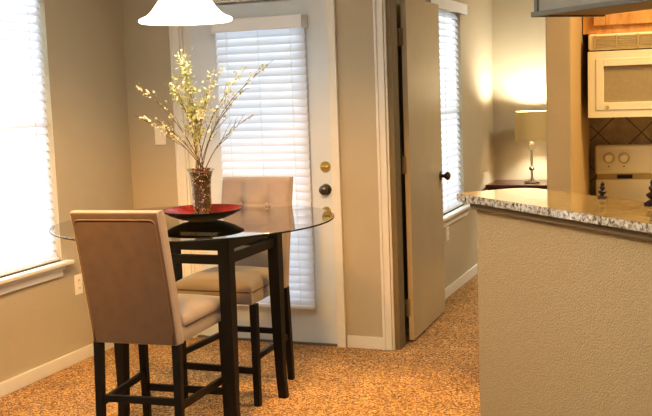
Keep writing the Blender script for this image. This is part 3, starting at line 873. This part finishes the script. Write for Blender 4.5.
uc = thing('upper_cabinet', 'grey wall cabinet hanging over the granite bar at top right', 'cabinet', (*un(-3.276, 2.31), 1.765))
ox, oy = uc.location.x, uc.location.y
def U(u, n): 
    p = un(u, n); return (p[0]-ox, p[1]-oy)
cb0, cb1 = -3.276, -1.75
m = MB().prism([U(cb0+0.016, 2.325), U(cb1, 2.325), U(cb1, 2.645), U(cb0+0.016, 2.645)], 0.012, 0.835)
m.build('cabinet_body', M['greycab'], uc)
m = MB().prism([U(cb0, 2.31), U(cb1, 2.31), U(cb1, 2.332), U(cb0, 2.332)], 0.0, 0.020, bevel=0.003)
m.prism([U(cb0, 2.332), U(cb0+0.022, 2.332), U(cb0+0.022, 2.65), U(cb0, 2.65)], 0.0, 0.020, bevel=0.003)
m.build('bottom_moulding', M['greydk'], uc)
MB().prism([U(cb0+0.022, 2.333), U(cb1, 2.333), U(cb1, 2.645), U(cb0+0.022, 2.645)], 0.006, 0.012).build('underside', M['under'], uc)
MB().prism([U(cb0+0.010, 2.318), U(cb0+0.030, 2.318), U(cb0+0.030, 2.327), U(cb0+0.010, 2.327)], 0.020, 0.835).build('corner_strip', M['greydk'], uc)

# ------------------------------------------------------------------ kitchen
mw = thing('microwave', 'cream over-range microwave with bronze window at right edge', 'microwave', (-0.21, 5.02, 1.33))
def K(m, lo, hi, o, **k): return m.box(loc(o, lo), loc(o, hi), **k)
K(MB(), (-0.592, 5.045, 1.332), (0.168, 5.396, 1.732), mw, bevel=0.004).build('housing', M['cream'], mw)
# top vent grille
m = MB()
K(m, (-0.596, 5.022, 1.655), (0.172, 5.046, 1.734), mw, bevel=0.010, seg=3)
vg = m.build('vent_panel', M['cream'], mw, True, 40)
m = MB()
for q in range(6): K(m, (-0.56, 5.016, 1.664+q*0.0105), (0.15, 5.024, 1.670+q*0.0105), mw)
for q in range(8): K(m, (-0.565+q*0.0985, 5.013, 1.660), (-0.557+q*0.0985, 5.024, 1.726), mw)
m.build('louvers', M['cream_dk'], vg)
# door with window
m = MB(); x0, x1, z0, z1 = -0.596, -0.035, 1.332, 1.650
wx0, wx1, wz0, wz1 = -0.522, -0.09, 1.404, 1.578
for lo, hi in (((x0, 5.012, z0), (wx0, 5.044, z1)), ((wx1, 5.012, z0), (x1, 5.044, z1)), ((wx0, 5.012, z0), (wx1, 5.044, wz0)), ((wx0, 5.012, wz1), (wx1, 5.044, z1))): K(m, lo, hi, mw)
dr = m.build('microwave_door', M['cream'], mw)
m = MB()
b = 0.036
for lo, hi in (((wx0-b, 5.008, wz0-b), (wx0, 5.013, wz1+b)), ((wx1, 5.008, wz0-b), (wx1+b, 5.013, wz1+b)), ((wx0, 5.008, wz0-b), (wx1, 5.013, wz0)), ((wx0, 5.008, wz1), (wx1, 5.013, wz1+b))): K(m, lo, hi, mw, bevel=0.002)
m.build('window_border', M['cream'], dr)
K(MB(), (wx0, 5.024, wz0), (wx1, 5.030, wz1), mw).build('door_window', M['mwglass'], dr)
MB().lathe([(0, -0.004), (0.008, -0.004), (0.010, 0), (0, 0)], loc(mw, (-0.504, 5.010, 1.381)), 20, 'Y').build('round_emblem', M['cream_dk'], dr, True, 40)
K(MB(), (-0.590, 5.034, 1.647), (0.166, 5.047, 1.658), mw).build('vent_gap', M['dark'], mw)
K(MB(), (-0.033, 5.016, 1.334), (0.172, 5.045, 1.650), mw, bevel=0.004).build('control_panel', M['cream'], mw)
MB().tube([loc(mw, p) for p in ((-0.045, 5.012, 1.38), (-0.045, 4.985, 1.40), (-0.045, 4.985, 1.60), (-0.045, 5.012, 1.62))], 0.008, 10).build('handle', M['cream'], dr, True)

oc = thing('oak_cabinet', 'honey oak cabinet hanging right above the cream microwave', 'cabinet', (-0.22, 5.09, 1.737))
K(MB(), (-0.628, 5.10, 1.737), (0.40, 5.396, 2.30), oc).build('cabinet_box', M['oak'], oc)
m = MB()
for lo, hi in (((-0.628, 5.088, 1.737), (-0.562, 5.10, 2.30)), ((0.34, 5.088, 1.737), (0.40, 5.10, 2.30)), ((-0.562, 5.088, 1.737), (0.34, 5.10, 1.782)), ((-0.562, 5.088, 2.25), (0.34, 5.10, 2.30))): K(m, lo, hi, oc, bevel=0.002)
m.build('face_frame', M['oak'], oc)
for a, bb in ((-0.575, -0.115), (-0.105, 0.355)):
    m = MB()
    for lo, hi in (((a, 5.068, 1.775), (a+0.055, 5.087, 2.262)), ((bb-0.055, 5.068, 1.775), (bb, 5.087, 2.262)), ((a+0.055, 5.068, 1.775), (bb-0.055, 5.087, 1.83)), ((a+0.055, 5.068, 2.21), (bb-0.055, 5.087, 2.262))): K(m, lo, hi, oc, bevel=0.003)
    d = m.build('cabinet_door', M['oak'], oc)
    K(MB(), (a+0.05, 5.074, 1.825), (bb-0.05, 5.085, 2.215), oc, bevel=0.004).build('door_inset', M['oak'], d)

S(MB().box((-0.63, YB-0.008, 0.92), (XR, YB, 1.48)).build('wall_backsplash', M['tile']), 'diagonal tan tile backsplash between range and microwave', 'backsplash')

rg = thing('range', 'cream cooking range with knobs on its raised rear panel', 'range', (-0.21, 5.05, 0))
K(MB(), (-0.592, 4.76, 0.02), (0.168, 5.37, 0.863), rg, bevel=0.006).build('range_body', M['cream'], rg)
K(MB(), (-0.598, 4.74, 0.862), (0.174, 5.37, 0.880), rg, bevel=0.006).build('cooktop', M['cream'], rg)
for bx_, by_, br in ((-0.40, 4.90, 0.09), (0.0, 4.90, 0.075), (-0.40, 5.18, 0.075), (0.0, 5.18, 0.09)):
    m = MB()
    for q in range(4):
        r = br*(1-q*0.22)
        m.lathe([(r-0.006, 0.881), (r, 0.881), (r, 0.892), (r-0.006, 0.892)], loc(rg, (bx_, by_, 0)), 28, closed=True)
    m.build('burner', M['burner'], rg, True, 40)
K(MB(), (-0.598, 5.335, 0.878), (0.174, 5.386, 1.00), rg, bevel=0.006).build('lower_rear_panel', M['cream'], rg)
K(MB(), (-0.592, 5.345, 0.995), (0.168, 5.386, 1.04), rg).build('rear_slot', M['cream_dk'], rg)
K(MB(), (-0.49, 5.338, 1.006), (-0.415, 5.347, 1.022), rg).build('dark_slot', M['dark'], rg)
bp = K(MB(), (-0.602, 5.325, 1.028), (0.178, 5.388, 1.178), rg, bevel=0.016, seg=4).build('control_panel', M['cream'], rg, True, 40)
for kx in (-0.53, -0.455, 0.03, 0.105):
    q = MB().lathe([(0, -0.004), (0.029, -0.004), (0.030, 0.0), (0, 0.0)], loc(rg, (kx, 5.326, 1.112)), 28, 'Y').build('knob_dial', M['dial'], bp, True, 40)
    MB().lathe([(0, -0.028), (0.017, -0.028), (0.021, -0.024), (0.023, -0.004), (0, -0.004)], loc(rg, (kx, 5.326, 1.112)), 24, 'Y').build('knob', M['cream'], bp, True, 40)
    MB().blob(loc(rg, (kx, 5.3245, 1.068)), 0.004, 1, (1, 0.4, 1)).build('indicator', M['dark'], bp)
K(MB(), (-0.58, 4.735, 0.25), (0.156, 4.762, 0.845), rg, bevel=0.006).build('oven_door', M['cream'], rg)
MB().tube([loc(rg, p) for p in ((-0.5, 4.74, 0.80), (-0.5, 4.70, 0.80), (0.08, 4.70, 0.80), (0.08, 4.74, 0.80))], 0.01, 10).build('oven_handle', M['cream'], rg, True)
K(MB(), (-0.58, 4.74, 0.05), (0.156, 4.762, 0.235), rg, bevel=0.006).build('storage_drawer', M['cream'], rg)

# turned wood ornaments at the rear edge of the bar
def finial(label, p, s, wide):
    prof = [(0, 0), (0.020*wide, 0), (0.021*wide, 0.006), (0.014*wide, 0.014), (0.010, 0.020), (0.018*wide**0.5, 0.030), (0.021*wide**0.5, 0.038), (0.013, 0.046), (0.010, 0.050), (0.017, 0.058), (0.016, 0.064), (0.009, 0.070), (0.012, 0.078), (0.011, 0.084), (0.005, 0.092), (0, 0.097)]
    o = MB().lathe([(r*s, h*s) for r, h in prof], segs=28).build('finial_ornament', M['finial'], None, True, 60)
    o.location = p
    return tag(o, label, 'ornament', 'turned wood finial ornaments on the bar')
finial('small dark turned wood finial on the bar, the narrow one nearest the wall end', (*un(-3.025, 2.447), 1.072), 0.66, 1.25)
finial('dark turned wood finial on the bar at the right edge, wide footed', (*un(-2.742, 2.440), 1.072), 1.0, 1.6)

# ------------------------------------------------------------------ bedroom furniture
ns = thing('nightstand', 'dark cherry nightstand in the bedroom under the lamp', 'nightstand', (-1.50, 8.33, 0))
nx0, nx1, ny0, ny1 = -1.775, -1.17, 8.13, 8.56
K(MB(), (nx0-0.02, ny0-0.02, 0.655), (nx1+0.02, ny1, 0.685), ns, bevel=0.006).build('top', M['cherry'], ns)
K(MB(), (nx0, ny0, 0.16), (nx1, ny1-0.01, 0.655), ns, bevel=0.004).build('case', M['cherry'], ns)
for za, zb in ((0.42, 0.635), (0.185, 0.40)):
    d = K(MB(), (nx0+0.03, ny0-0.014, za), (nx1-0.03, ny0+0.001, zb), ns, bevel=0.004).build('drawer', M['cherry'], ns)
    MB().blob(loc(ns, ((nx0+nx1)/2, ny0-0.026, (za+zb)/2)), 0.014, 2).build('knob', M['bronze'], d, True)
for xa in (nx0, nx1-0.045):
    for ya in (ny0, ny1-0.055): K(MB(), (xa, ya, 0), (xa+0.045, ya+0.045, 0.165), ns, bevel=0.004).build('leg', M['cherry'], ns)
TLX, TLY = -1.443, 8.30
tl = thing('table_lamp', 'slim chrome and crystal lamp with linen drum shade on the nightstand', 'table lamp', (TLX, TLY, 0.685))
MB().lathe([(0, 0), (0.062, 0), (0.064, 0.006), (0.058, 0.016), (0.030, 0.024), (0.014, 0.034), (0, 0.036)], segs=32).build('base', M['chrome'], tl, True, 40)
MB().lathe([(0, 0.03), (0.011, 0.03), (0.010, 0.10), (0.020, 0.110), (0.024, 0.120), (0.020, 0.130), (0.010, 0.140), (0.010, 0.25), (0.010, 0.266), (0, 0.268)], segs=20).build('stem', M['chrome'], tl, True, 40)
MB().blob((0, 0, 0.303), 0.036, 3, (0.9, 0.9, 1.15)).build('crystal_ball', M['crystal'], tl, True)
MB().lathe([(0, 0.32), (0.012, 0.32), (0.014, 0.37), (0, 0.37)], segs=20).build('socket', M['chrome'], tl, True, 40)
MB().lathe([(0.132, 0.352), (0.1345, 0.353), (0.1285, 0.590), (0.126, 0.589)], segs=48, closed=True).build('lamp_shade', M['lampshade'], tl, True, 50)
MB().lathe([(0, 0.37), (0.012, 0.37), (0.026, 0.42), (0.028, 0.44), (0.02, 0.465), (0, 0.475)], segs=20).build('bulb', M['bulb'], tl, True)

# ------------------------------------------------------------------ lights
def area(name, loc_, rot, sx, sy, power, col):
    l = bpy.data.lights.new(name, 'AREA'); l.shape = 'RECTANGLE'; l.size = sx; l.size_y = sy; l.energy = power; l.color = col
    o = bpy.data.objects.new(name, l); C.objects.link(o); o.location = loc_; o.rotation_euler = rot
    return o
def point(name, loc_, power, col, rad=0.04):
    l = bpy.data.lights.new(name, 'POINT'); l.energy = power; l.color = col; l.shadow_soft_size = rad
    o = bpy.data.objects.new(name, l); C.objects.link(o); o.location = loc_
    return o
area('daylight_dining_window', (XL-0.35, 4.165, 1.35), (0, -PI/2, 0), 1.9, 1.3, 60, (0.97, 0.97, 1.0))
area('daylight_patio_door', (-2.52, YB+0.50, 1.10), (-PI/2, 0, 0), 1.0, 2.1, 26, (0.90, 0.95, 1.0))
area('daylight_bedroom_window', (XBED-0.40, 6.985, 1.35), (0, -PI/2, 0), 1.9, 1.3, 45, (0.90, 0.95, 1.0))
point('pendant_bulb_light', (-2.288, 4.10, 1.90), 4, (1.0, 0.80, 0.55), 0.05)
point('table_lamp_light', (TLX, TLY, 0.685+0.52), 42, (1.0, 0.93, 0.80), 0.04)
area('kitchen_ceiling_light', (0.55, 4.35, ZC-0.03), (0, 0, 0), 0.9, 0.5, 50, (1.0, 0.74, 0.40))
area('added_dining_fill', (-1.5, 1.7, ZC-0.03), (0, 0, 0), 1.2, 1.2, 22, (0.96, 0.98, 1.0))  # unseen overhead fill, added for neutral brightness
area('added_cool_upfill', (-1.7, 2.4, 2.15), (PI, 0, 0), 1.4, 1.4, 70, (0.92, 0.97, 1.0))  # unseen upward fill, added to cool and brighten the upper walls
area('added_bedroom_fill', (0.2, 7.1, ZC-0.03), (0, 0, 0), 0.5, 0.5, 45, (1.0, 0.90, 0.74))  # unseen fill, added to brighten the open door leaf
def spot(name, loc_, aim, power, col, half, blend):
    l = bpy.data.lights.new(name, 'SPOT'); l.energy = power; l.color = col; l.spot_size = 2*math.radians(half); l.spot_blend = blend; l.shadow_soft_size = 0.10
    o = bpy.data.objects.new(name, l); C.objects.link(o); o.location = loc_
    o.rotation_euler = (Vector(aim)-Vector(loc_)).to_track_quat('-Z', 'Y').to_euler()
    return o
for lc, am, pw_, hf in (((-2.15, 2.2, ZC-0.02), (-3.35, 4.55, 0.15), 520, 27),
                        ((-1.65, 2.3, ZC-0.02), (-2.15, 5.1, 0.1), 400, 26),
                        ((-1.95, 2.5, ZC-0.02), (-0.55, 3.35, 0.0), 95, 30),
                        ((-0.95, 4.45, ZC-0.02), (-1.95, 4.00, 0.3), 170, 34)):
    spot('added_warm_spot', lc, am, pw_, (1.0, 0.45, 0.05), hf, 0.85)  # unseen warm spots, added to turn low walls and carpet orange

w = bpy.data.worlds.new('world'); bpy.context.scene.world = w
w.use_nodes = True
bg = w.node_tree.nodes['Background']
bg.inputs[0].default_value = (0.97, 0.99, 1.0, 1); bg.inputs[1].default_value = 0.34

sc = bpy.context.scene
sc.view_settings.view_transform = 'Standard'
sc.view_settings.look = 'Medium High Contrast'
sc.view_settings.exposure = 0.0
sc.cycles.use_denoising = True
sc.cycles.max_bounces = 10
sc.cycles.transparent_max_bounces = 24
sc.cycles.sample_clamp_indirect = 6
